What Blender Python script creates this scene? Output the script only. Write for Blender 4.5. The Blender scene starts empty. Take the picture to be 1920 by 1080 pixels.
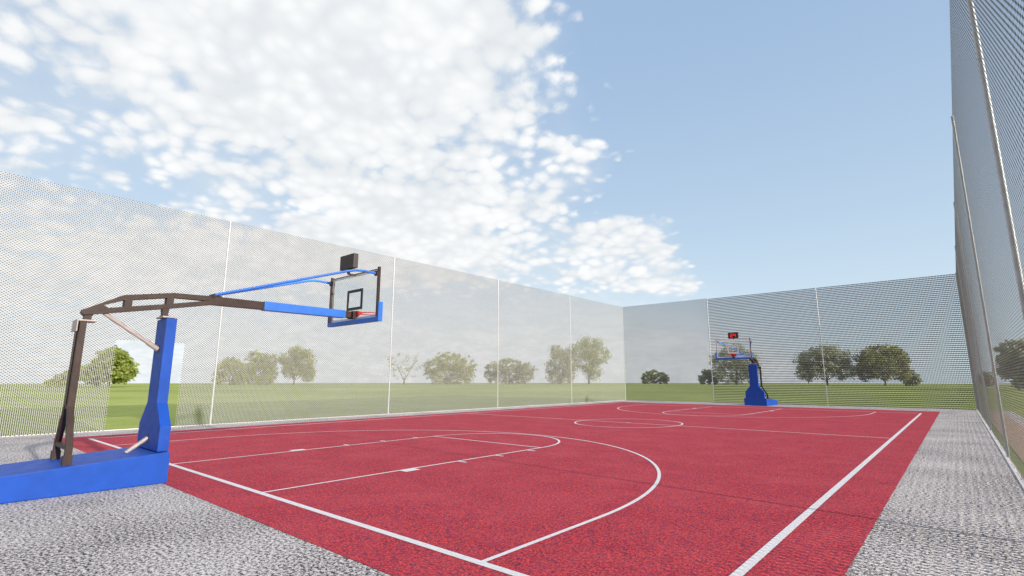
import bpy, bmesh, math, random
from mathutils import Vector, Matrix
from math import radians as R, sin, cos, pi, atan2, sqrt, hypot

SC = bpy.context.scene
COL = SC.collection
# ------------------------------------------------------------------ camera
cd = bpy.data.cameras.new('camera'); cam = bpy.data.objects.new('camera', cd); COL.objects.link(cam)
cd.sensor_width = 36; cd.lens = 17.98; cd.clip_start = .05; cd.clip_end = 5000
cam.location = (17.2282, -3.3867, 1.5326)
cam.rotation_euler = (pi/2 + .1789, 0, .7096)
SC.camera = cam

# ------------------------------------------------------------------ node maths
class S:
    """socket wrapper with operators, so that formulas can be written out"""
    def __init__(s, nt, sock): s.nt, s.k = nt, sock
    def _m(s, op, a, b=None, c=None, clamp=False):
        n = s.nt.nodes.new('ShaderNodeMath'); n.operation = op; n.use_clamp = clamp
        for i, v in enumerate((a, b, c)):
            if v is None: continue
            if isinstance(v, S): s.nt.links.new(v.k, n.inputs[i])
            else: n.inputs[i].default_value = v
        return S(s.nt, n.outputs[0])
    def __add__(s, o): return s._m('ADD', s, o)
    __radd__ = __add__
    def __sub__(s, o): return s._m('SUBTRACT', s, o)
    def __rsub__(s, o): return s._m('SUBTRACT', o, s)
    def __mul__(s, o): return s._m('MULTIPLY', s, o)
    __rmul__ = __mul__
    def __truediv__(s, o): return s._m('DIVIDE', s, o)
    def pw(s, o): return s._m('POWER', s, o)
    def mx(s, o): return s._m('MAXIMUM', s, o)
    def mn(s, o): return s._m('MINIMUM', s, o)
    def fract(s): return s._m('FRACT', s)
    def sq(s): return s._m('MULTIPLY', s, s)
    def exp(s): return s._m('EXPONENT', s)
    def ss(s, a, b):
        n = s.nt.nodes.new('ShaderNodeMapRange'); n.interpolation_type = 'SMOOTHSTEP'
        s.nt.links.new(s.k, n.inputs[0]); n.inputs[1].default_value = a; n.inputs[2].default_value = b
        n.inputs[3].default_value = 0; n.inputs[4].default_value = 1
        return S(s.nt, n.outputs[0])

def vec(nt, x, y, z):
    n = nt.nodes.new('ShaderNodeCombineXYZ')
    for i, v in enumerate((x, y, z)):
        if isinstance(v, S): nt.links.new(v.k, n.inputs[i])
        else: n.inputs[i].default_value = v
    return n.outputs[0]
def noise(nt, v, scale, detail=3, rough=.5, dist=0.):
    n = nt.nodes.new('ShaderNodeTexNoise'); nt.links.new(v, n.inputs['Vector'])
    n.inputs['Scale'].default_value = scale; n.inputs['Detail'].default_value = detail
    n.inputs['Roughness'].default_value = rough; n.inputs['Distortion'].default_value = dist
    return S(nt, n.outputs[0])
def voro(nt, v, scale, smooth=.3, rnd=1.):
    n = nt.nodes.new('ShaderNodeTexVoronoi'); nt.links.new(v, n.inputs['Vector'])
    n.feature = 'SMOOTH_F1'; n.inputs['Scale'].default_value = scale
    n.inputs['Smoothness'].default_value = smooth; n.inputs['Randomness'].default_value = rnd
    return S(nt, n.outputs['Distance'])
def mix(nt, f, a, b, mode='MIX'):
    n = nt.nodes.new('ShaderNodeMix'); n.data_type = 'RGBA'; n.blend_type = mode
    if isinstance(f, S): nt.links.new(f.k, n.inputs[0])
    else: n.inputs[0].default_value = f
    for i, v in ((6, a), (7, b)):
        if isinstance(v, (tuple, list)): n.inputs[i].default_value = (*v[:3], 1)
        elif isinstance(v, S): nt.links.new(v.k, n.inputs[i])
        else: nt.links.new(v, n.inputs[i])
    return n.outputs[2]
def ramp(nt, f, stops):
    n = nt.nodes.new('ShaderNodeValToRGB'); nt.links.new(f.k, n.inputs[0])
    e = n.color_ramp.elements
    while len(e) < len(stops): e.new(.5)
    for q, (p, c) in zip(e, stops): q.position = p; q.color = (*c, 1)
    return n.outputs[0]

# ------------------------------------------------------------------ sky and sun
SUN_EL, SUN_AZ = R(20), R(-4)          # towards +X, a little -Y
w = bpy.data.worlds.new('World'); SC.world = w; w.use_nodes = True
nt = w.node_tree; nt.nodes.clear()
out = nt.nodes.new('ShaderNodeOutputWorld'); bg = nt.nodes.new('ShaderNodeBackground')
nt.links.new(bg.outputs[0], out.inputs[0]); bg.inputs[1].default_value = .0685
tc = nt.nodes.new('ShaderNodeTexCoord'); sx = nt.nodes.new('ShaderNodeSeparateXYZ')
nt.links.new(tc.outputs['Generated'], sx.inputs[0])
dx, dy, dz0 = (S(nt, sx.outputs[i]) for i in range(3))
dz = dz0.mx(0.004)
sky = nt.nodes.new('ShaderNodeTexSky'); sky.sky_type = 'NISHITA'; sky.sun_disc = False
sky.sun_elevation = SUN_EL; sky.sun_rotation = pi/2 - SUN_AZ
sky.air_density = 1.0; sky.dust_density = 1.2; sky.ozone_density = 1.4
nt.links.new(vec(nt, dx, dy, dz), sky.inputs[0])
px = dx/(dz + .1); py = dy/(dz + .1)
P = vec(nt, px, py, 0.)
qx = dx/(dz + .34); qy = dy/(dz + .34)
Q = vec(nt, qx, qy, 0.)
warp = noise(nt, Q, 5.0, 3); warp2 = noise(nt, vec(nt, qx + 7.3, qy - 3.1, 0.), 5.0, 3)
Pw = vec(nt, qx + (warp - .5)*.07, qy + (warp2 - .5)*.07, 0.)
big = noise(nt, P, 1.1, 2)
med = noise(nt, Pw, 9.5, 6, .60)
puff = voro(nt, Pw, 25., .35)
fine = noise(nt, Pw, 50., 4, .65)
def gau(cx, cy, rx, ry): return (((px - cx)/rx).sq() + ((py - cy)/ry).sq()).__mul__(-1.).exp()
edge = (-.575 - px - (py - 1.1)*.24 + (big - .5)*.35).ss(-.14, .30)
cov = edge*.86 + gau(-1.15, .6, .65, .6)*.30 + (big - .5)*.9*edge - gau(-.72, 1.95, .36, .20)*1.3 - gau(-1.15, 1.90, .16, .09)*.22 \
      - gau(-2.3, .3, .6, .30)*.30 - gau(-2.6, .9, .6, .3)*.10 + gau(-2.1, 1.6, .7, .6)*.30 + gau(-3.2, 1.3, .9, .9)*.25 - (py - .9*px).ss(4.3, 5.6)*.5
tongue = gau(-.95, 2.42, .62, .11)*.35
cov = (cov.mx(0.)).mx(tongue)
cells = 1. - puff*1.25
cells = cells*.62 + (1. - voro(nt, Pw, 12.5, .4)*1.25)*.38
tex = (med - .5)*.75 + .31 + cells*.52 + fine*.16
dens = (cov*.76 + tex - 1.095).ss(-.02, .24)
dens = dens*(cov.ss(0.02, .22))
veil = edge*cov.ss(.55, 1.15)*(noise(nt, Q, 3.6, 5, .55).ss(.28, .62))*.70
low = (-.9 - px).ss(0., 1.6)*(dz*(-9.)).exp()*1.6
dens = 1. - (1. - dens)*(1. - veil)*(1. - low.mn(.75))*(1. - gau(.1, -.15, 1.0, .62)*(big*.6 + .6).mn(.9))  # last factor: unseen cloud overhead, added for neutral fill light
shade = (noise(nt, Pw, 6.5, 4, .55)*.6 + cells*.4).ss(.25, .70)
cc = mix(nt, shade, (8.0, 8.35, 8.6), (10.1, 10.15, 10.15))
skyc = sky.outputs[0]
# thin air towards the horizon is paler than the model gives
hz = (dz*(-2.0)).exp()
skyc = mix(nt, .80, skyc, mix(nt, hz, (2.3, 4.15, 7.5), (8.5, 10.1, 10.9)))
allc = mix(nt, dens*.97, skyc, cc)
# the half of the sky behind the court's near end is out of view, darkened to cut fill light
back = (0. - dy).ss(-.15, .55)
nt.links.new(mix(nt, back*.5, allc, (1.2, 1.7, 2.8)), bg.inputs[0])

sl = bpy.data.lights.new('sun', 'SUN'); sun = bpy.data.objects.new('sun', sl); COL.objects.link(sun)
sl.energy = 5.0; sl.angle = R(1.1); sl.color = (1, .95, .87)
sd = Vector((cos(SUN_EL)*cos(SUN_AZ), cos(SUN_EL)*sin(SUN_AZ), sin(SUN_EL)))
sun.rotation_euler = sd.to_track_quat('Z', 'Y').to_euler(); sun.location = (60, -20, 40)

SC.view_settings.view_transform = 'Standard'; SC.view_settings.look = 'None'
SC.view_settings.gamma = 1; SC.view_settings.exposure = .55
SC.render.engine = 'CYCLES'
SC.cycles.transparent_max_bounces = 16

# ------------------------------------------------------------------ helpers
def link(o, parent=None):
    COL.objects.link(o)
    if parent: o.parent = parent
    return o
def tag(o, label=None, cat=None, group=None, kind=None):
    for k, v in (('label', label), ('category', cat), ('group', group), ('kind', kind)):
        if v: o[k] = v
    return o
def empty(name, loc, rz=0):
    o = bpy.data.objects.new(name, None); o.location = loc; o.rotation_euler = (0, 0, rz)
    o.empty_display_size = .3
    return link(o)
class MB:
    def __init__(s): s.v, s.f, s.mi = [], [], []
    def add(s, vs, fs, mi=0):
        n = len(s.v); s.v += [tuple(v) for v in vs]; s.f += [tuple(i + n for i in f) for f in fs]; s.mi += [mi]*len(fs); return s
    def box(s, x0, x1, y0, y1, z0, z1, mi=0):
        return s.add([(x, y, z) for z in (z0, z1) for y in (y0, y1) for x in (x0, x1)],
                     [(0, 2, 3, 1), (4, 5, 7, 6), (0, 1, 5, 4), (2, 6, 7, 3), (0, 4, 6, 2), (1, 3, 7, 5)], mi)
    def prism(s, pts, ax, a, b, mi=0):
        """outline pts extruded along axis ax from a to b"""
        def P(p, t): return (t, p[0], p[1]) if ax == 0 else ((p[0], t, p[1]) if ax == 1 else (p[0], p[1], t))
        n = len(pts); vs = [P(p, a) for p in pts] + [P(p, b) for p in pts]
        fs = [tuple(range(n))[::-1], tuple(range(n, 2*n))] + [(i, (i+1) % n, n + (i+1) % n, n + i) for i in range(n)]
        return s.add(vs, fs, mi)
    def bar(s, a, b, w, h, up=(0, 0, 1), mi=0):
        a, b = Vector(a), Vector(b); d = (b - a).normalized(); u = Vector(up)
        x = d.cross(u).normalized(); y = x.cross(d).normalized()
        vs = [p + x*sx_*w/2 + y*sy_*h/2 for p in (a, b) for sx_, sy_ in ((-1, -1), (1, -1), (1, 1), (-1, 1))]
        return s.add(vs, [(3, 2, 1, 0), (4, 5, 6, 7)] + [(i, (i+1) % 4, 4 + (i+1) % 4, 4 + i) for i in range(4)], mi)
    def tube(s, pts, r, n=12, mi=0, closed=False, r1=None):
        pts = [Vector(p) for p in pts]; m = len(pts); rings = []
        ref = None
        for i, p in enumerate(pts):
            if closed: d = (pts[(i+1) % m] - pts[i-1]).normalized()
            else: d = (pts[min(i+1, m-1)] - pts[max(i-1, 0)]).normalized()
            if ref is None: ref = d.orthogonal().normalized()
            ref = (ref - d*ref.dot(d)).normalized(); b = d.cross(ref)
            rr = r if r1 is None else r + (r1 - r)*i/(m-1)
            rings.append([p + (ref*cos(2*pi*k/n) + b*sin(2*pi*k/n))*rr for k in range(n)])
        vs = [v for q in rings for v in q]; fs = []
        for i in range(m if closed else m-1):
            j = (i+1) % m
            for k in range(n): fs.append((i*n+k, i*n+(k+1) % n, j*n+(k+1) % n, j*n+k))
        if not closed: fs += [tuple(range(n))[::-1], tuple(range((m-1)*n, m*n))]
        return s.add(vs, fs, mi)
    def build(s, name, mat, parent=None, bevel=0, smooth=False, seg=2):
        me = bpy.data.meshes.new(name); me.from_pydata(s.v, [], s.f)
        for m in (mat if isinstance(mat, (list, tuple)) else [mat]): me.materials.append(m)
        if any(s.mi): me.polygons.foreach_set('material_index', s.mi)
        bm = bmesh.new(); bm.from_mesh(me); bmesh.ops.recalc_face_normals(bm, faces=bm.faces)
        if bevel:
            bmesh.ops.remove_doubles(bm, verts=bm.verts, dist=1e-5)
            es = [e for e in bm.edges if len(e.link_faces) == 2 and e.calc_face_angle(0) > .4]
            bmesh.ops.bevel(bm, geom=es, offset=bevel, segments=seg, affect='EDGES', profile=.7, clamp_overlap=True)
        bm.to_mesh(me); bm.free()
        if smooth:
            for p in me.polygons: p.use_smooth = True
            try: me.set_sharp_from_angle(angle=R(40))
            except Exception: pass
        o = bpy.data.objects.new(name, me)
        return link(o, parent)

def mat(name, col, rough=.6, metal=0., spec=.5, var=0., vscale=6., bump=0., bscale=80., coord='Object'):
    m = bpy.data.materials.new(name); m.use_nodes = True; t = m.node_tree
    b = t.nodes['Principled BSDF']; b.inputs['Roughness'].default_value = rough
    b.inputs['Metallic'].default_value = metal; b.inputs['Specular IOR Level'].default_value = spec
    b.inputs['Base Color'].default_value = (*col, 1)
    c = t.nodes.new('ShaderNodeTexCoord').outputs[coord]
    if var:
        f = noise(t, c, vscale, 5, .6).ss(.3, .7)
        lo = tuple(x*(1-var) for x in col); hi = tuple(min(1, x*(1+var)) for x in col)
        t.links.new(mix(t, f, lo, hi), b.inputs['Base Color'])
        rr = noise(t, c, vscale*2.3, 3)*.25 + (rough - .12)
        t.links.new(rr.k, b.inputs['Roughness'])
    if bump:
        bn = t.nodes.new('ShaderNodeBump'); bn.inputs['Strength'].default_value = bump; bn.inputs['Distance'].default_value = .01
        t.links.new(noise(t, c, bscale, 3).k, bn.inputs['Height']); t.links.new(bn.outputs[0], b.inputs['Normal'])
    return m
BLUE = mat('blue_vinyl', (.008, .082, .46), .55, 0, .35, .10, 3, .25, 60)
BLUEM = mat('blue_paint', (.045, .20, .72), .42, 0, .4, .08, 5)
BROWN = mat('dark_brown_steel', (.055, .030, .023), .5, .1, .4, .22, 7)
BEIGE = mat('beige_steel', (.52, .42, .37), .45, .1, .5, .10, 9)
BLACK = mat('black_plastic', (.012, .011, .011), .5, 0, .5)
WHITE = mat('white_paint', (.88, .88, .88), .5, 0, .4)
DARKP = mat('dark_backing_paint', (.035, .036, .04), .5)
REDM = mat('red_steel', (.62, .03, .018), .4, 0, .5)
GALV = mat('galvanised_post', (.42, .43, .43), .42, .35, .5, .10, 14, .2, 160)
LED = bpy.data.materials.new('lit_red_digits'); LED.use_nodes = True
_b = LED.node_tree.nodes['Principled BSDF']; _b.inputs['Base Color'].default_value = (.3, 0, 0, 1)
_b.inputs['Emission Color'].default_value = (1, .012, .02, 1); _b.inputs['Emission Strength'].default_value = .8
GLASS = bpy.data.materials.new('clear_board_glass'); GLASS.use_nodes = True; t = GLASS.node_tree; t.nodes.clear()
o_ = t.nodes.new('ShaderNodeOutputMaterial'); mx_ = t.nodes.new('ShaderNodeMixShader'); tr = t.nodes.new('ShaderNodeBsdfTransparent')
gl = t.nodes.new('ShaderNodeBsdfGlossy')
gl.inputs['Roughness'].default_value = .03; tr.inputs[0].default_value = (.955, .97, .97, 1)
mx_.inputs[0].default_value = .03; t.links.new(tr.outputs[0], mx_.inputs[1]); t.links.new(gl.outputs[0], mx_.inputs[2]); t.links.new(mx_.outputs[0], o_.inputs[0])

# ------------------------------------------------------------------ ground materials
def ground_mat(name, build):
    m = bpy.data.materials.new(name); m.use_nodes = True; t = m.node_tree
    b = t.nodes['Principled BSDF']; g = t.nodes.new('ShaderNodeNewGeometry').outputs['Position']
    build(t, b, g); return m
def add_bump(t, b, h, st, dist):
    bn = t.nodes.new('ShaderNodeBump'); bn.inputs['Strength'].default_value = st; bn.inputs['Distance'].default_value = dist
    t.links.new(h.k, bn.inputs['Height']); t.links.new(bn.outputs[0], b.inputs['Normal'])
def _gravel(t, b, g):
    n1 = noise(t, g, 32, 3, .72); n2 = noise(t, g, 75, 2, .6); n3 = noise(t, g, .7, 4)
    f = n1*.7 + n2*.3 + (n3 - .5)*.10
    c = ramp(t, f.ss(.405, .570), [(0, (.035, .030, .030)), (.28, (.17, .145, .14)), (.5, (.46, .405, .39)), (1, (.86, .78, .75))])
    t.links.new(c, b.inputs['Base Color']); b.inputs['Roughness'].default_value = .95
    b.inputs['Specular IOR Level'].default_value = .15
def _red(t, b, g):
    n1 = noise(t, g, 44, 3, .7); n2 = noise(t, g, 75, 2, .6); n3 = noise(t, g, 1.1, 5, .65); n4 = noise(t, g, 19, 4, .75); n5 = noise(t, g, 23.7, 3, .75)
    n6 = noise(t, g, 3.3, 5, .7)
    base = mix(t, n1.ss(.41, .59), (.19, .010, .030), (.82, .056, .082))
    base = mix(t, n2.ss(.54, .66)*.65, base, (.80, .17, .09))
    base = mix(t, n4.ss(.55, .61)*.85, base, (.09, .018, .11))
    base = mix(t, n5.ss(.61, .65)*.85, base, (.03, .05, .07))
    base = mix(t, n6.ss(.50, .70)*.40, base, (.30, .02, .075))
    sp = voro(t, g, 6.5, .0); rn = noise(t, g, 2.7, 1)
    base = mix(t, (1. - sp.ss(.025, .055))*rn.ss(.5, .6)*.8, base, (.80, .50, .42))
    base = mix(t, n3.ss(.35, .75)*.28, base, (.74, .12, .14))
    t.links.new(base, b.inputs['Base Color']); b.inputs['Roughness'].default_value = .85
    b.inputs['Specular IOR Level'].default_value = .25
def _line(t, b, g):
    n1 = noise(t, g, 60, 3, .6); n3 = noise(t, g, 2.0, 3)
    t.links.new(mix(t, n1.ss(.3, .7), (.80, .73, .75), (.93, .89, .88)), b.inputs['Base Color'])
    b.inputs['Roughness'].default_value = .8
def _grass(t, b, g):
    n1 = noise(t, g, 9, 4, .7); n2 = noise(t, g, .35, 4, .6); n3 = noise(t, g, .035, 3, .5); n0 = noise(t, g, 40, 2, .6)
    c = mix(t, n1.ss(.3, .7), (.16, .215, .040), (.28, .33, .085))
    c = mix(t, n2.ss(.35, .7)*.6, c, (.33, .38, .11))
    c = mix(t, n3.ss(.35, .68)*.5, c, (.44, .48, .16))
    c = mix(t, n0.ss(.5, .8)*.35, c, (.12, .18, .04))
    t.links.new(c, b.inputs['Base Color']); b.inputs['Roughness'].default_value = 1.
    b.inputs['Specular IOR Level'].default_value = .0685
    add_bump(t, b, n1, .5, .05)
def _sand(t, b, g):
    n1 = noise(t, g, 16, 4, .6); n2 = noise(t, g, .9, 3)
    t.links.new(mix(t, n1.ss(.3, .7)*.7 + n2*.3, (.36, .24, .15), (.56, .40, .27)), b.inputs['Base Color'])
    b.inputs['Roughness'].default_value = .95
GRAVEL = ground_mat('speckled_rubber', _gravel); RED = ground_mat('red_court', _red); LINE = ground_mat('line_paint', _line)
GRASS = ground_mat('grass_field', _grass); SAND = ground_mat('sandy_soil', _sand)
KERB = mat('pale_kerb', (.80, .77, .73), .8)

# ------------------------------------------------------------------ setting
FL, FR, FB, FN, FH = -3.0, 17.82, 34.04, -11.3, 7.44
YS = [-11.3, -3.75, 3.80, 11.35, 18.90, 26.44, 34.04]
XS = [-3.0, 3.92, 10.91, 17.82]
m = MB(); n = 96; m.add([(-40 + 290*cos(2*pi*i/n), 20 + 290*sin(2*pi*i/n), -.03) for i in range(n)], [tuple(range(n))])
tag(m.build('grass_field', GRASS), kind='structure')
m = MB(); m.box(FL-.02, FR+.02, FN-6, FB+.02, -.2, 0); tag(m.build('pavement', GRAVEL), kind='structure')
m = MB()
for x0, x1, y0, y1 in ((FL-.05, FL-.02, FN-6, FB+.05), (FR-.06, FR-.032, FN-6, FB-.04), (FL-.02, FR+.02, FB+.02, FB+.05)):
    m.box(x0, x1, y0, y1, -.2, .012)
tag(m.build('kerb', KERB), kind='structure')
m = MB(); m.add([(-1.35, -.66, .004), (16.36, -.66, .004), (16.36, 30.45, .004), (-1.35, 30.45, .004)], [(0, 1, 2, 3)])
tag(m.build('court_surface', RED), kind='structure')
m = MB(); m.add([(18.0, -20, -.024), (18.72, -20, -.024), (18.72, 33.2, -.024), (18.0, 33.2, -.024)], [(0, 1, 2, 3)])
tag(m.build('soil_strip', SAND), kind='structure')
m = MB(); m.add([(18.72, -20, -.021), (19.15, -20, -.021), (19.15, 33.6, -.021), (18.0, 33.6, -.021), (18.0, 33.2, -.021), (18.72, 33.2, -.021)], [(0, 1, 2, 3, 4, 5)])
tag(m.build('path', GRAVEL), kind='structure')

m = MB(); Z = .008
def rect(x0, x1, y0, y1): m.add([(x0, y0, Z), (x1, y0, Z), (x1, y1, Z), (x0, y1, Z)], [(0, 1, 2, 3)])
def arc(cx, cy, rx, ry, a0, a1, w_, n=96):
    global m
    vs = []
    for i in range(n+1):
        a = a0 + (a1-a0)*i/n; vs += [(cx + (rx-w_/2)*cos(a), cy + (ry-w_/2)*sin(a), Z), (cx + (rx+w_/2)*cos(a), cy + (ry+w_/2)*sin(a), Z)]
    m.add(vs, [(2*i, 2*i+1, 2*i+3, 2*i+2) for i in range(n)])
XL, XR, LO, LI, KC, KH = -.52, 15.71, .085, .055, 7.86, 1.88
h = LO/2; g = LI/2
rect(XL-h, XR+h, -h, h); rect(XL-h, XR+h, 28-h, 28+h)
rect(XL-h, XL+h, h, 28-h); rect(XR-h, XR+h, h, 28-h)
rect(XL+h, KC-1.88-g-.0, 14.04-g, 14.04+g); rect(KC-1.88+g, KC+1.88-g, 14.04-g, 14.04+g); rect(KC+1.88+g, XR-h, 14.04-g, 14.04+g)
arc(KC, 14.04, 1.88, 2.03, 0, 2*pi, LI)
rect(KC-.11, KC+.11, 14.04+g, 14.04+g+.05)
for s_, y0 in ((1, 0), (-1, 28)):
    def ry(a, b): 
        a, b = y0 + s_*a, y0 + s_*b; return (min(a, b), max(a, b))
    a0, a1 = (0, pi) if s_ == 1 else (pi, 2*pi)
    rect(KC-KH-g, KC-KH+g, *ry(h, 6.37-g)); rect(KC+KH-g, KC+KH+g, *ry(h, 6.37-g))
    rect(KC-KH-g, KC+KH+g, *ry(6.37-g, 6.37+g))
    arc(KC, y0 + s_*(6.37+g), KH, 2.02, a0, a1, LI)
    for xx in (KC-6.10, KC+6.10): rect(xx-g, xx+g, *ry(h, 1.94))
    arc(KC, y0 + s_*1.94, 6.10, 6.59, a0, a1, LI)
    for q in (-1, 1):
        e0, e1 = KC + q*(KH+g), KC + q*(KH+.20); lo, hi = min(e0, e1), max(e0, e1)
        rect(lo, hi, *ry(2.34, 2.66))
        e1 = KC + q*(KH+.24); lo, hi = min(e0, e1), max(e0, e1)
        for yy in (3.73, 4.78, 5.83): rect(lo, hi, *ry(yy-.03, yy+.03))
tag(m.build('court_markings', LINE), kind='structure')

# ------------------------------------------------------------------ fence
STEEL = mat('light_mesh_steel', (.33, .325, .31), .6, .15, .3)
BOND = mat('shaded_mesh_bond', (.022, .022, .025), .6, .0, .3)  # same steel as the strands; underside shade is put into this dark colour
CW, RH = .090, .0385        # cell width, row pitch
def panel_mesh(name, width, hole=None, CW=CW, RH=RH, bl=.034, bh=.0200, dw=.0155):
    """Hexagonal steel mesh, a metre-true lattice of bent flat strands"""
    vs, fs, mi = [], [], []
    def strand(a, b, wz, dep, k):
        n_ = len(vs)
        # a,b in (x,z); strand is a thin four sided bar: wz in plane, dep through the plane
        dx_, dz_ = b[0]-a[0], b[1]-a[1]; L = hypot(dx_, dz_); nx, nz = -dz_/L*wz/2, dx_/L*wz/2
        for p in (a, b):
            vs.append((p[0]+nx, -dep/2, p[1]+nz)); vs.append((p[0]-nx, -dep/2, p[1]-nz))
            vs.append((p[0]-nx, dep/2, p[1]-nz)); vs.append((p[0]+nx, dep/2, p[1]+nz))
        for i in range(4): fs.append((n_+i, n_+(i+1) % 4, n_+4+(i+1) % 4, n_+4+i)); mi.append(k)
    rows = int(FH/RH); cols = int(width/CW) + 1
    for r in range(rows+1):
        z = .02 + r*RH; off = CW/2 if r % 2 else 0
        for c in range(-1, cols+1):
            x = c*CW + off
            a, b = (x, z), (x+bl, z)
            if b[0] < 0.01 or a[0] > width-.01: continue
            if hole and hole[0] < x < hole[1] and z < hole[2]: continue
            a = (max(0, a[0]), z); b = (min(width, b[0]), z)
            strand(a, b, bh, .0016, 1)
            if r < rows:
                for p, q in (((x+bl, z), (x+CW/2, z+RH)), ((x, z), (x-CW/2+bl, z+RH))):
                    if min(p[0], q[0]) < 0 or max(p[0], q[0]) > width: continue
                    strand(p, q, dw, .0005, 0)
    me = bpy.data.meshes.new(name); me.from_pydata(vs, [], fs)
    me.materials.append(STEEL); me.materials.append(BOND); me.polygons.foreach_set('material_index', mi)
    return me
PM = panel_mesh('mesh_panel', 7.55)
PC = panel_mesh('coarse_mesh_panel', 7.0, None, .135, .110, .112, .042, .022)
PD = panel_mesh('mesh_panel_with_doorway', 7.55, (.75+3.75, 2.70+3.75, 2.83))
def put_panel(me, loc, rz, sx_, parent, label=None):
    o = bpy.data.objects.new('mesh_panel', me); o.location = loc; o.rotation_euler = (0, 0, rz); o.scale = (sx_, 1, 1)
    link(o, parent)
    if label: o['label'] = label
post_m = MB(); post_m.tube([(0, 0, 0), (0, 0, FH+.03)], .027, 16)
post_proto = None
def put_post(x, y, parent):
    global post_proto
    if post_proto is None:
        post_proto = post_m.build('post', GALV, parent, smooth=True); o = post_proto
    else:
        o = post_proto.copy(); link(o, parent); o.parent = parent
    o.location = (x, y, 0)
fl = tag(empty('mesh_fence', (0, 0, 0)), 'long wire mesh fence with an open doorway behind the near hoop', 'fence')
for i in range(1, 6):
    put_panel(PD if i == 1 else PM, (FL, YS[i], 0), pi/2, (YS[i+1]-YS[i])/7.55, fl, 'mesh panel with open doorway cut into it' if i == 1 else None)
for y in YS[1:]: put_post(FL, y, fl)
fb = tag(empty('mesh_fence', (0, 0, 0)), 'wire mesh fence across the far end, behind the far hoop', 'fence')
put_panel(PM, (XS[0], FB, 0), 0, (XS[1]-XS[0])/7.55, fb)
for i in (1, 2): put_panel(PC, (XS[i], FB, 0), 0, (XS[i+1]-XS[i])/7.0, fb, 'coarser and darker mesh panel')
for x in XS[1:3]: put_post(x, FB, fb)
fr_ = tag(empty('mesh_fence', (0, 0, 0)), 'tall wire mesh fence close by, running along the right sideline', 'fence')
for i in range(0, 6): put_panel(PM, (FR, YS[i], 0), pi/2, (YS[i+1]-YS[i])/7.55, fr_)
for y in YS: put_post(FR, y, fr_)

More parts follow.
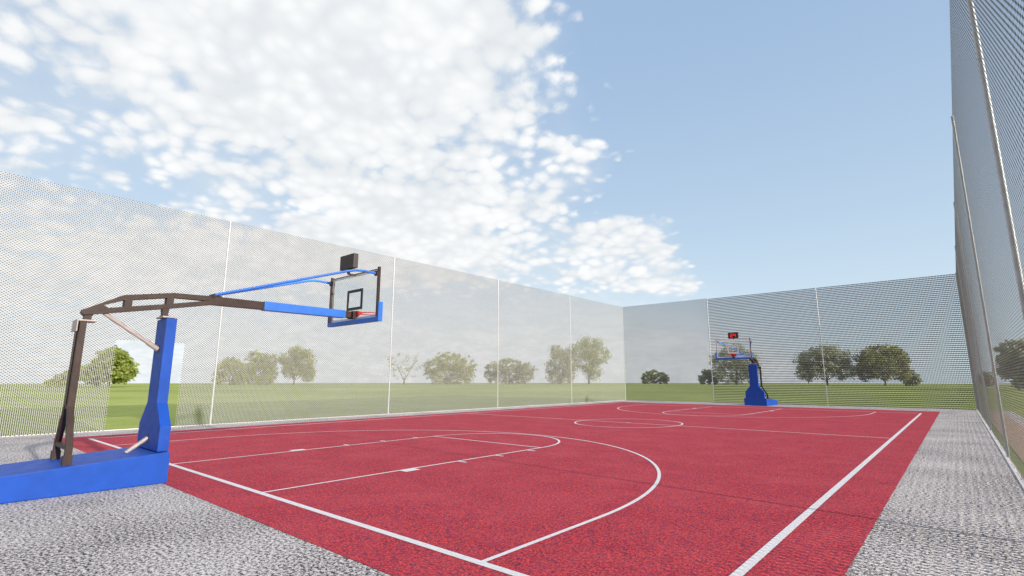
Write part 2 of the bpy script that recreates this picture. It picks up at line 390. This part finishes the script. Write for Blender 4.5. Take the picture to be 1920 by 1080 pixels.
# ------------------------------------------------------------------ hoop stand (local: x sideways, y towards the court, z up; origin at foot of base front)
def make_stand(label):
    root = tag(empty('basketball_stand', (0, 0, 0)), label, 'basketball hoop', 'portable basketball stands')
    m = MB(); m.prism([(0, .0), (0, .45), (-2.55, .285), (-2.55, .0)], 0, -.65, .65)
    m.build('base', BLUE, root, .012)
    m = MB(); z1 = .455
    m.prism([(-.55, z1), (.55, z1), (.55, .83), (.25, 1.18), (.25, 2.535), (-.25, 2.535), (-.25, 1.18), (-.55, .83)], 1, -.15, 0)
    col = m.build('column_pad', BLUE, root, .008)
    for z0, z2 in ((.55, .68), (1.96, 2.10)):
        m = MB(); m.box(-.045, .045, -.1535, -.1505, z0, z2); m.build('slot', BLACK, col)
    m = MB(); m.box(-.19, .19, -.19, .0, 2.55, 2.575); m.build('column_cap', BEIGE, root, .003)
    m = MB(); m.box(-.075, .075, -.175, -.075, 2.575, 2.60); m.prism([(-.16, 2.60), (-.09, 2.60), (-.075, 2.72), (-.175, 2.70)], 0, -.06, .06)
    m.build('pivot_bracket', BROWN, root, .003)
    # rear frame
    for s in (-1, 1):
        m = MB()
        pts = [(s*.12, 2.405), (s*.12, 1.17), (s*.42, .62), (s*.42, .42)]
        wd = .038
        def off(i, d):
            x, z = pts[i]; return (x + d, z)
        out_ = [off(i, -wd) for i in range(4)] + [off(i, wd) for i in (3, 2, 1, 0)]
        m.prism(out_, 1, -1.225, -1.145)
        lg = m.build('rear_leg', BROWN, root, .004)
        m = MB(); m.box(s*.42-.052, s*.42+.052, -1.24, -1.135, .36, .50); m.build('foot', BROWN, lg, .004)
    for z, x_ in ((1.15, .084), (.60, .380)):
        m = MB(); m.box(-x_, x_, -1.215, -1.155, z-.03, z+.03); m.build('crossbar', BROWN, root, .003)
    m = MB(); m.box(-.175, .175, -1.262, -1.248, 2.25, 2.405); m.box(-.175, .175, -1.262, -1.02, 2.405, 2.425)
    m.build('leg_cap', BEIGE, root, .003)
    m = MB(); m.box(-.055, .055, -1.17, -1.08, 2.425, 2.50); m.prism([(-1.185, 2.50), (-1.065, 2.50), (-1.07, 2.60), (-1.19, 2.57)], 0, -.05, .05)
    m.build('pivot_bracket', BROWN, root, .003)
    # arm: a bowed truss that runs into a single boom
    m = MB(); wl = .07
    outer = [(-1.215, 2.545), (-1.20, 2.585), (-.72, 2.865), (-.05, 2.985), (.57, 3.005), (1.50, 3.005), (1.50, 2.865), (.57, 2.855), (.0, 2.735), (-1.18, 2.505)]
    # lower chord, upper chord, posts, boom as butting prisms
    m.prism([(-1.18, 2.505), (-1.215, 2.545), (-1.20, 2.585), (-.96, 2.68), (-.90, 2.64)], 0, -wl, wl)
    m.prism([(-1.18, 2.505), (-.90, 2.64), (-.06, 2.80), (.48, 2.915), (.57, 2.855), (.0, 2.735)], 0, -wl, wl)
    m.prism([(-.96, 2.68), (-1.20, 2.585), (-.72, 2.865), (-.70, 2.785)], 0, -wl, wl)
    m.prism([(-.70, 2.785), (-.72, 2.865), (-.05, 2.985), (-.04, 2.908)], 0, -wl, wl)
    m.prism([(-.04, 2.908), (-.05, 2.985), (.57, 3.005), (.48, 2.915)], 0, -wl, wl)
    m.prism([(.57, 2.855), (.48, 2.915), (.57, 3.005), (1.50, 3.005), (1.50, 2.865)], 0, -wl, wl)
    m.prism([(-.70, 2.672), (-.70, 2.80), (-.60, 2.81), (-.60, 2.69)], 0, -wl+.002, wl-.002)
    m.prism([(-.13, 2.78), (-.13, 2.92), (-.03, 2.93), (-.03, 2.80)], 0, -wl+.002, wl-.002)
    m.build('arm', BROWN, root)
    m = MB(); m.prism([(1.47, 2.850), (1.47, 3.02), (3.20, 3.02), (3.20, 2.860)], 0, -.085, .085); m.build('arm_pad', BLUEM, root, .008)
    m = MB(); m.box(-.07, .07, 3.20, 3.33, 2.875, 3.01); m.box(-.045, .045, 3.33, 3.36, 2.90, 2.985); m.box(-.11, .11, 3.36, 3.425, 2.86, 3.025)
    m.build('board_bracket', BROWN, root, .003)
    m = MB(); m.tube([(-.09, .58, 3.02), (.09, .58, 3.02)], .035, 14); m.box(-.05, .05, .54, .72, 2.995, 3.025)
    m.build('brace_pivot', BLACK, root, smooth=True)
    for s in (-1, 1):
        m = MB(); a = Vector((s*.07, .60, 3.035)); b = Vector((s*.86, 2.92, 3.77)); c = Vector((s*.88, 3.37, 3.755))
        pts = [a.lerp(b, i/8*.93) for i in range(9)] + [b.lerp(a, .07)*.25 + b*.5 + b.lerp(c, .3)*.25] + [b.lerp(c, .35), c]
        m.tube(pts, .025, 12); m.build('brace', BLUEM, root, smooth=True)
    m = MB(); m.tube([(0, -.93, 2.56), (0, -.30, 2.13)], .031, 14); m.tube([(0, -.31, 2.137), (0, -.16, 2.035)], .040, 14); m.build('gas_strut', BEIGE, root, smooth=True)
    m = MB(); m.tube([(0, -.42, .42), (0, -.15, .625)], .032, 14); m.build('lower_strut', BEIGE, root, smooth=True)
    # board
    B = 3.45
    m = MB(); m.box(-.93, .93, B-.006, B+.006, 2.835, 3.87); bd = m.build('backboard', GLASS, root)
    m = MB(); y0, y1 = B+.0065, B+.0095
    m.box(-.93, .93, y0, y1, 3.815, 3.87); m.box(-.93, .93, y0, y1, 2.835, 2.89); m.box(-.93, -.875, y0, y1, 2.89, 3.815); m.box(.875, .93, y0, y1, 2.89, 3.815)
    m.build('border_stripe', WHITE, bd)
    m = MB(); X, za, zb, q = .30, 3.06, 3.52, .062
    def fr4(m, y0, y1, X, za, zb, q):
        m.box(-X, X, y0, y1, zb-q, zb); m.box(-X, X, y0, y1, za, za+q); m.box(-X, -X+q, y0, y1, za+q, zb-q); m.box(X-q, X, y0, y1, za+q, zb-q)
    fr4(m, y0, y1, X, za, zb, q); m.build('target_square', WHITE, bd)
    m = MB(); fr4(m, B-.0095, B-.0065, X, za, zb, q); m.build('target_backing', DARKP, bd)
    for s in (-1, 1):
        m = MB(); m.box(s*.93-.022, s*.93+.022, B-.065, B-.0105, 2.84, 3.90)
        for zz in (3.755,): m.box(s*.90-.05, s*.90+.05, B-.10, B-.065, zz-.05, zz+.05)
        m.build('upright', BROWN, root, .002)
    m = MB(); m.box(-.906, .906, B-.02, B-.0105, 3.86, 3.875); m.build('top_rail', BLACK, root)
    m = MB()
    m.prism([(-1.0, 3.15), (-1.0, 2.745), (1.0, 2.745), (1.0, 3.15), (.955, 3.15), (.955, 2.832), (-.955, 2.832), (-.955, 3.15)], 1, B-.055, B+.045)
    m.build('board_pad', BLUEM, root, .006)
    m = MB(); rc = Vector((0, B+.40, 3.02))
    m.tube([rc + Vector((.228*cos(2*pi*i/40), .228*sin(2*pi*i/40), 0)) for i in range(40)], .011, 8, closed=True)
    rim = m.build('rim', REDM, root, smooth=True)
    m = MB(); m.prism([(B+.01, 3.04), (B+.19, 3.03), (B+.17, 3.005), (B+.04, 2.90), (B+.01, 2.90)], 0, -.085, .085); m.build('rim_bracket', REDM, rim, .003)
    m = MB(); m.box(-.07, .07, B+.046, B+.07, 2.80, 2.88); m.build('rim_mount', BLACK, rim)
    # shot clock
    m = MB(); m.box(-.275, .275, 3.20, 3.31, 3.95, 4.27); ck = m.build('shot_clock', mat('clock_case', (.040, .028, .025), .5), root, .006)
    m = MB(); m.box(-.262, .262, 3.311, 3.314, 3.962, 4.258); m.build('screen', BLACK, ck)
    m = MB()
    def seg7(cx, cz, w_, h_, code):
        q = .030; X0, X1, Z0, Z1, ZM = cx-w_/2, cx+w_/2, cz-h_/2, cz+h_/2, cz
        S_ = dict(a=(X0, X1, Z1-q, Z1), d=(X0, X1, Z0, Z0+q), g=(X0, X1, ZM-q/2, ZM+q/2), f=(X0, X0+q, ZM, Z1), b=(X1-q, X1, ZM, Z1), e=(X0, X0+q, Z0, ZM), c=(X1-q, X1, Z0, ZM))
        for k in code:
            a = S_[k]; m.box(-a[1], -a[0], 3.3145, 3.3175 + .0004*'abcdefg'.index(k), a[2], a[3])
    seg7(-.09, 4.115, .135, .20, 'abged'); seg7(.09, 4.115, .135, .20, 'fgbc')
    m.build('digits', LED, ck)
    m = MB(); m.box(-.04, .04, 3.24, 3.28, 3.80, 3.95); m.box(-.90, .90, 3.245, 3.275, 3.79, 3.80)
    m = MB(); m.box(-.03, .03, 3.24, 3.28, 3.84, 3.95); m.bar((0, 3.26, 3.845), (0, 3.43, 3.845), .05, .03); m.build('clock_mount', BLACK, root, .002)
    return root
def copy_tree(o, parent=None):
    c = o.copy(); link(c, parent); c.parent = parent
    for ch in [x for x in COL.objects if x.parent == o]: copy_tree(ch, c)
    return c
near = make_stand('near basketball stand with dark back pad, long arm and clear backboard')
near.location = (7.27, -.6, .004)
far = copy_tree(near); far['label'] = 'far basketball stand facing the camera with red lit shot clock digits'
far.location = (7.57, 30.92, .004); far.rotation_euler = (0, 0, pi)

# ------------------------------------------------------------------ trees
def leaf_mat(name, lo, hi):
    m = bpy.data.materials.new(name); m.use_nodes = True; t = m.node_tree; b = t.nodes['Principled BSDF']
    oi = t.nodes.new('ShaderNodeNewGeometry')
    f = S(t, oi.outputs['Random Per Island']); g = oi.outputs['Position']
    n1 = noise(t, g, .35, 3)
    t.links.new(mix(t, f*.6 + n1*.4, lo, hi), b.inputs['Base Color'])
    b.inputs['Roughness'].default_value = .7; b.inputs['Specular IOR Level'].default_value = .2
    tl = t.nodes.new('ShaderNodeBsdfTranslucent'); t.links.new(mix(t, f, lo, hi), tl.inputs[0])
    ms = t.nodes.new('ShaderNodeMixShader'); ms.inputs[0].default_value = .5
    o = t.nodes['Material Output']; t.links.new(b.outputs[0], ms.inputs[1]); t.links.new(tl.outputs[0], ms.inputs[2]); t.links.new(ms.outputs[0], o.inputs[0])
    return m
LM = [leaf_mat('leaves_yellow_green', (.20, .22, .05), (.55, .57, .16)),
      leaf_mat('leaves_olive', (.20, .22, .09), (.50, .50, .22)),
      leaf_mat('leaves_bright', (.18, .24, .04), (.46, .50, .14)),
      leaf_mat('leaves_dark', (.33, .36, .25), (.68, .70, .52))]
BARK = mat('bark', (.12, .09, .065), .9, 0, .2, .3, 2)
CX, CY = cam.location.x, cam.location.y
def tree(az, D, H, Wd, blobs, leaves, lm, label, seed, base=.04, lsz=.62, name='tree', trunk=True, spread=None):
    """az degrees clockwise from +Y seen from the court corner; blobs: (dx, z, rx, rz) as fractions of width / height"""
    rnd = random.Random(seed)
    x, y = CX + D*sin(R(az)), CY + D*cos(R(az))
    root = tag(empty(name, (x, y, -.03), -R(az)), label, 'tree', 'trees beyond the field')
    m = MB(); tops = []
    for bx, bz, rx, rz in blobs: tops.append(Vector((bx*Wd, rnd.uniform(-.15, .15)*Wd, bz*H)))
    r0 = max(.22, H*.022)
    fork = Vector((0, 0, H*(base+.06)))
    if trunk:
        m.tube([(0, 0, 0), (rnd.uniform(-.1, .1), 0, fork.z*.5), fork], r0*1.15, 8, r1=r0*.8)
        for tp in tops:
            mid = fork.lerp(tp, .5) + Vector((rnd.uniform(-.4, .4), rnd.uniform(-.4, .4), H*.02))
            m.tube([fork, mid, tp], r0*.55, 6, r1=r0*.12)
            for k in range(4):
                q = tp + Vector((rnd.gauss(0, 1), rnd.gauss(0, 1), rnd.gauss(0, .7))).normalized()*H*.16
                m.tube([mid.lerp(tp, .3+.2*k), q], r0*.16, 5, r1=r0*.04)
        m.build('trunk', BARK, root, smooth=True)
    c = MB()
    tot = sum(b[2]*b[3] for b in blobs)
    for (bx, bz, rx, rz), tp in zip(blobs, tops):
        nn = int(leaves*1.7*rx*rz/tot); ncl = max(6, nn//26)
        for _ in range(ncl):
            d = Vector((rnd.gauss(0, 1), rnd.gauss(0, 1), rnd.gauss(0, 1))).normalized()
            rr = rnd.uniform(.45, 1.0)**.6*(1 + .12*rnd.gauss(0, 1))
            cc_ = Vector((bx*Wd + d.x*rr*rx*Wd, tp.y + d.y*rr*rx*Wd*.9, bz*H + d.z*rr*rz*H))
            if cc_.z < H*.03: cc_.z = H*.03 + rnd.random()*.5
            cs = H*.035*rnd.uniform(.7, 1.5)
            for _k in range(26):
                p = cc_ + Vector((rnd.gauss(0, cs), rnd.gauss(0, cs), rnd.gauss(0, cs*.7)))
                u = Vector((rnd.gauss(0, 1), rnd.gauss(0, 1), rnd.gauss(0, 1))).normalized(); v = u.orthogonal().normalized()
                v = (v*cos(rnd.random()*6.3) + u.cross(v)*sin(rnd.random()*6.3)); s = lsz*rnd.uniform(.6, 1.25)
                c.add([p - u*s*.5, p + v*s*.30, p + u*s*.5, p - v*s*.30], [(0, 1, 2, 3)])
    me = bpy.data.meshes.new('crown'); me.from_pydata(c.v, [], c.f); me.materials.append(LM[lm])
    o = bpy.data.objects.new('crown', me); link(o, root)
    return root
def px_tree(u0, u1, vtop, D, blobs, leaves, lm, label, seed, **k):
    uc = (u0+u1)/2; f = 959.
    cp, sp = cos(.1789), sin(.1789); yaw = .7096
    def dirv(u, v):
        F = Vector((-sin(yaw)*cp, cos(yaw)*cp, sp)); Rt = Vector((cos(yaw), sin(yaw), 0)); U = Rt.cross(F)
        return F + Rt*(u-960)/f + U*(540-v)/f
    a = dirv(uc, vtop); az = math.degrees(atan2(a.x, a.y)); H = 1.53 + D*a.z/hypot(a.x, a.y)
    b, c = dirv(u0, 690), dirv(u1, 690); Wd = D*abs(atan2(b.x, b.y) - atan2(c.x, c.y))
    return tree(az, D, H, Wd, blobs, leaves, lm, label, seed, **k)
round3 = [(-.25, .16, .24, .16), (.22, .15, .26, .16), (-.22, .52, .26, .30), (.2, .50, .28, .30), (0, .72, .28, .24), (-.3, .33, .18, .2), (.32, .32, .18, .2)]
dome = [(-.2, .14, .2, .14), (.18, .13, .24, .13), (0, .66, .36, .28), (-.26, .52, .24, .24), (.27, .50, .23, .26), (-.36, .30, .13, .16), (.34, .28, .14, .16), (.05, .38, .2, .2)]
tall = [(-.2, .16, .25, .16), (.15, .15, .25, .15), (-.1, .80, .25, .17), (.22, .70, .24, .18), (.0, .52, .36, .2), (-.25, .36, .22, .2), (.28, .34, .2, .2)]
px_tree(165, 262, 652, 150, [(0, .55, .36, .36), (-.25, .35, .26, .28), (.25, .42, .26, .30), (0, .78, .26, .2)], 9000, 2, 'bright green round tree seen through the doorway in the fence', 1, lsz=.7)
px_tree(98, 172, 684, 165, [(.2, .6, .3, .35), (-.1, .4, .28, .3), (-.35, .22, .2, .2)], 4000, 0, 'low sloping green tree left of the doorway tree, behind the rear legs', 2, base=.05)
px_tree(404, 466, 668, 205, round3, 4000, 0, 'small yellowish tree right beside the first fence post, left of three', 3)
px_tree(452, 528, 657, 210, tall, 5000, 0, 'middle tree of the three below the arm of the near hoop', 4)
px_tree(515, 597, 647, 205, [(.1, .82, .24, .15), (-.15, .62, .26, .2), (.22, .58, .24, .22), (.0, .38, .3, .2), (.32, .28, .16, .2)], 5500, 0, 'ragged tallest tree of the three below the near backboard', 5)
px_tree(720, 800, 655, 215, [(-.2, .65, .26, .3), (.2, .58, .24, .3), (0, .35, .4, .25)], 800, 1, 'thin nearly bare tree with see-through crown, behind the second post', 6, lsz=.45)
px_tree(797, 893, 658, 220, dome, 7500, 0, 'broad dome shaped tree just right of the nearly bare tree', 7)
px_tree(905, 1004, 669, 225, dome, 7000, 1, 'low domed tree standing behind the third fence post', 8)
px_tree(1020, 1080, 644, 230, tall, 5500, 1, 'upright tree on the left of the tallest tree', 9)
px_tree(1062, 1142, 629, 235, [(.05, .84, .28, .13), (-.1, .66, .34, .18), (.22, .58, .30, .18), (-.05, .44, .3, .2), (.1, .25, .22, .18)], 6500, 0, 'tallest tree on the left side, near the fence corner', 10)
px_tree(1200, 1254, 693, 235, round3, 3500, 2, 'small green bush-like tree alone left of the far hoop', 11)
px_tree(1308, 1346, 690, 225, round3, 3000, 3, 'small dark tree left of the far hoop beside the fence post', 12)
px_tree(1330, 1420, 640, 220, dome, 7500, 3, 'large grey green tree directly behind the far hoop', 13)
px_tree(1486, 1600, 644, 200, [(0, .78, .26, .18), (-.2, .6, .26, .24), (.2, .62, .27, .22), (-.32, .34, .18, .24), (.3, .36, .18, .22), (0, .4, .26, .24)], 8500, 3, 'wide dark tree crossed by the fence post right of the far hoop', 14)
px_tree(1596, 1704, 642, 200, [(.02, .78, .3, .18), (-.22, .55, .26, .26), (.22, .6, .26, .26), (-.3, .3, .18, .2), (.3, .34, .16, .24), (0, .4, .28, .24)], 8500, 1, 'wide full tree right of the tree crossed by a post', 15)
px_tree(1690, 1724, 692, 205, round3, 2000, 3, 'tiny dark tree at the foot of the far fence, right end', 16)
px_tree(1832, 1864, 697, 190, round3, 2000, 3, 'small tree between two posts of the near fence', 17)
px_tree(1858, 1990, 634, 120, [(-.25, .82, .2, .10), (.05, .9, .3, .09), (-.3, .58, .2, .09), (.1, .62, .34, .10), (-.3, .34, .2, .10), (.1, .36, .36, .10), (0, .15, .3, .10)], 7000, 3, 'dark layered conifer at the right edge of the view, behind the near fence', 18, lsz=.6)
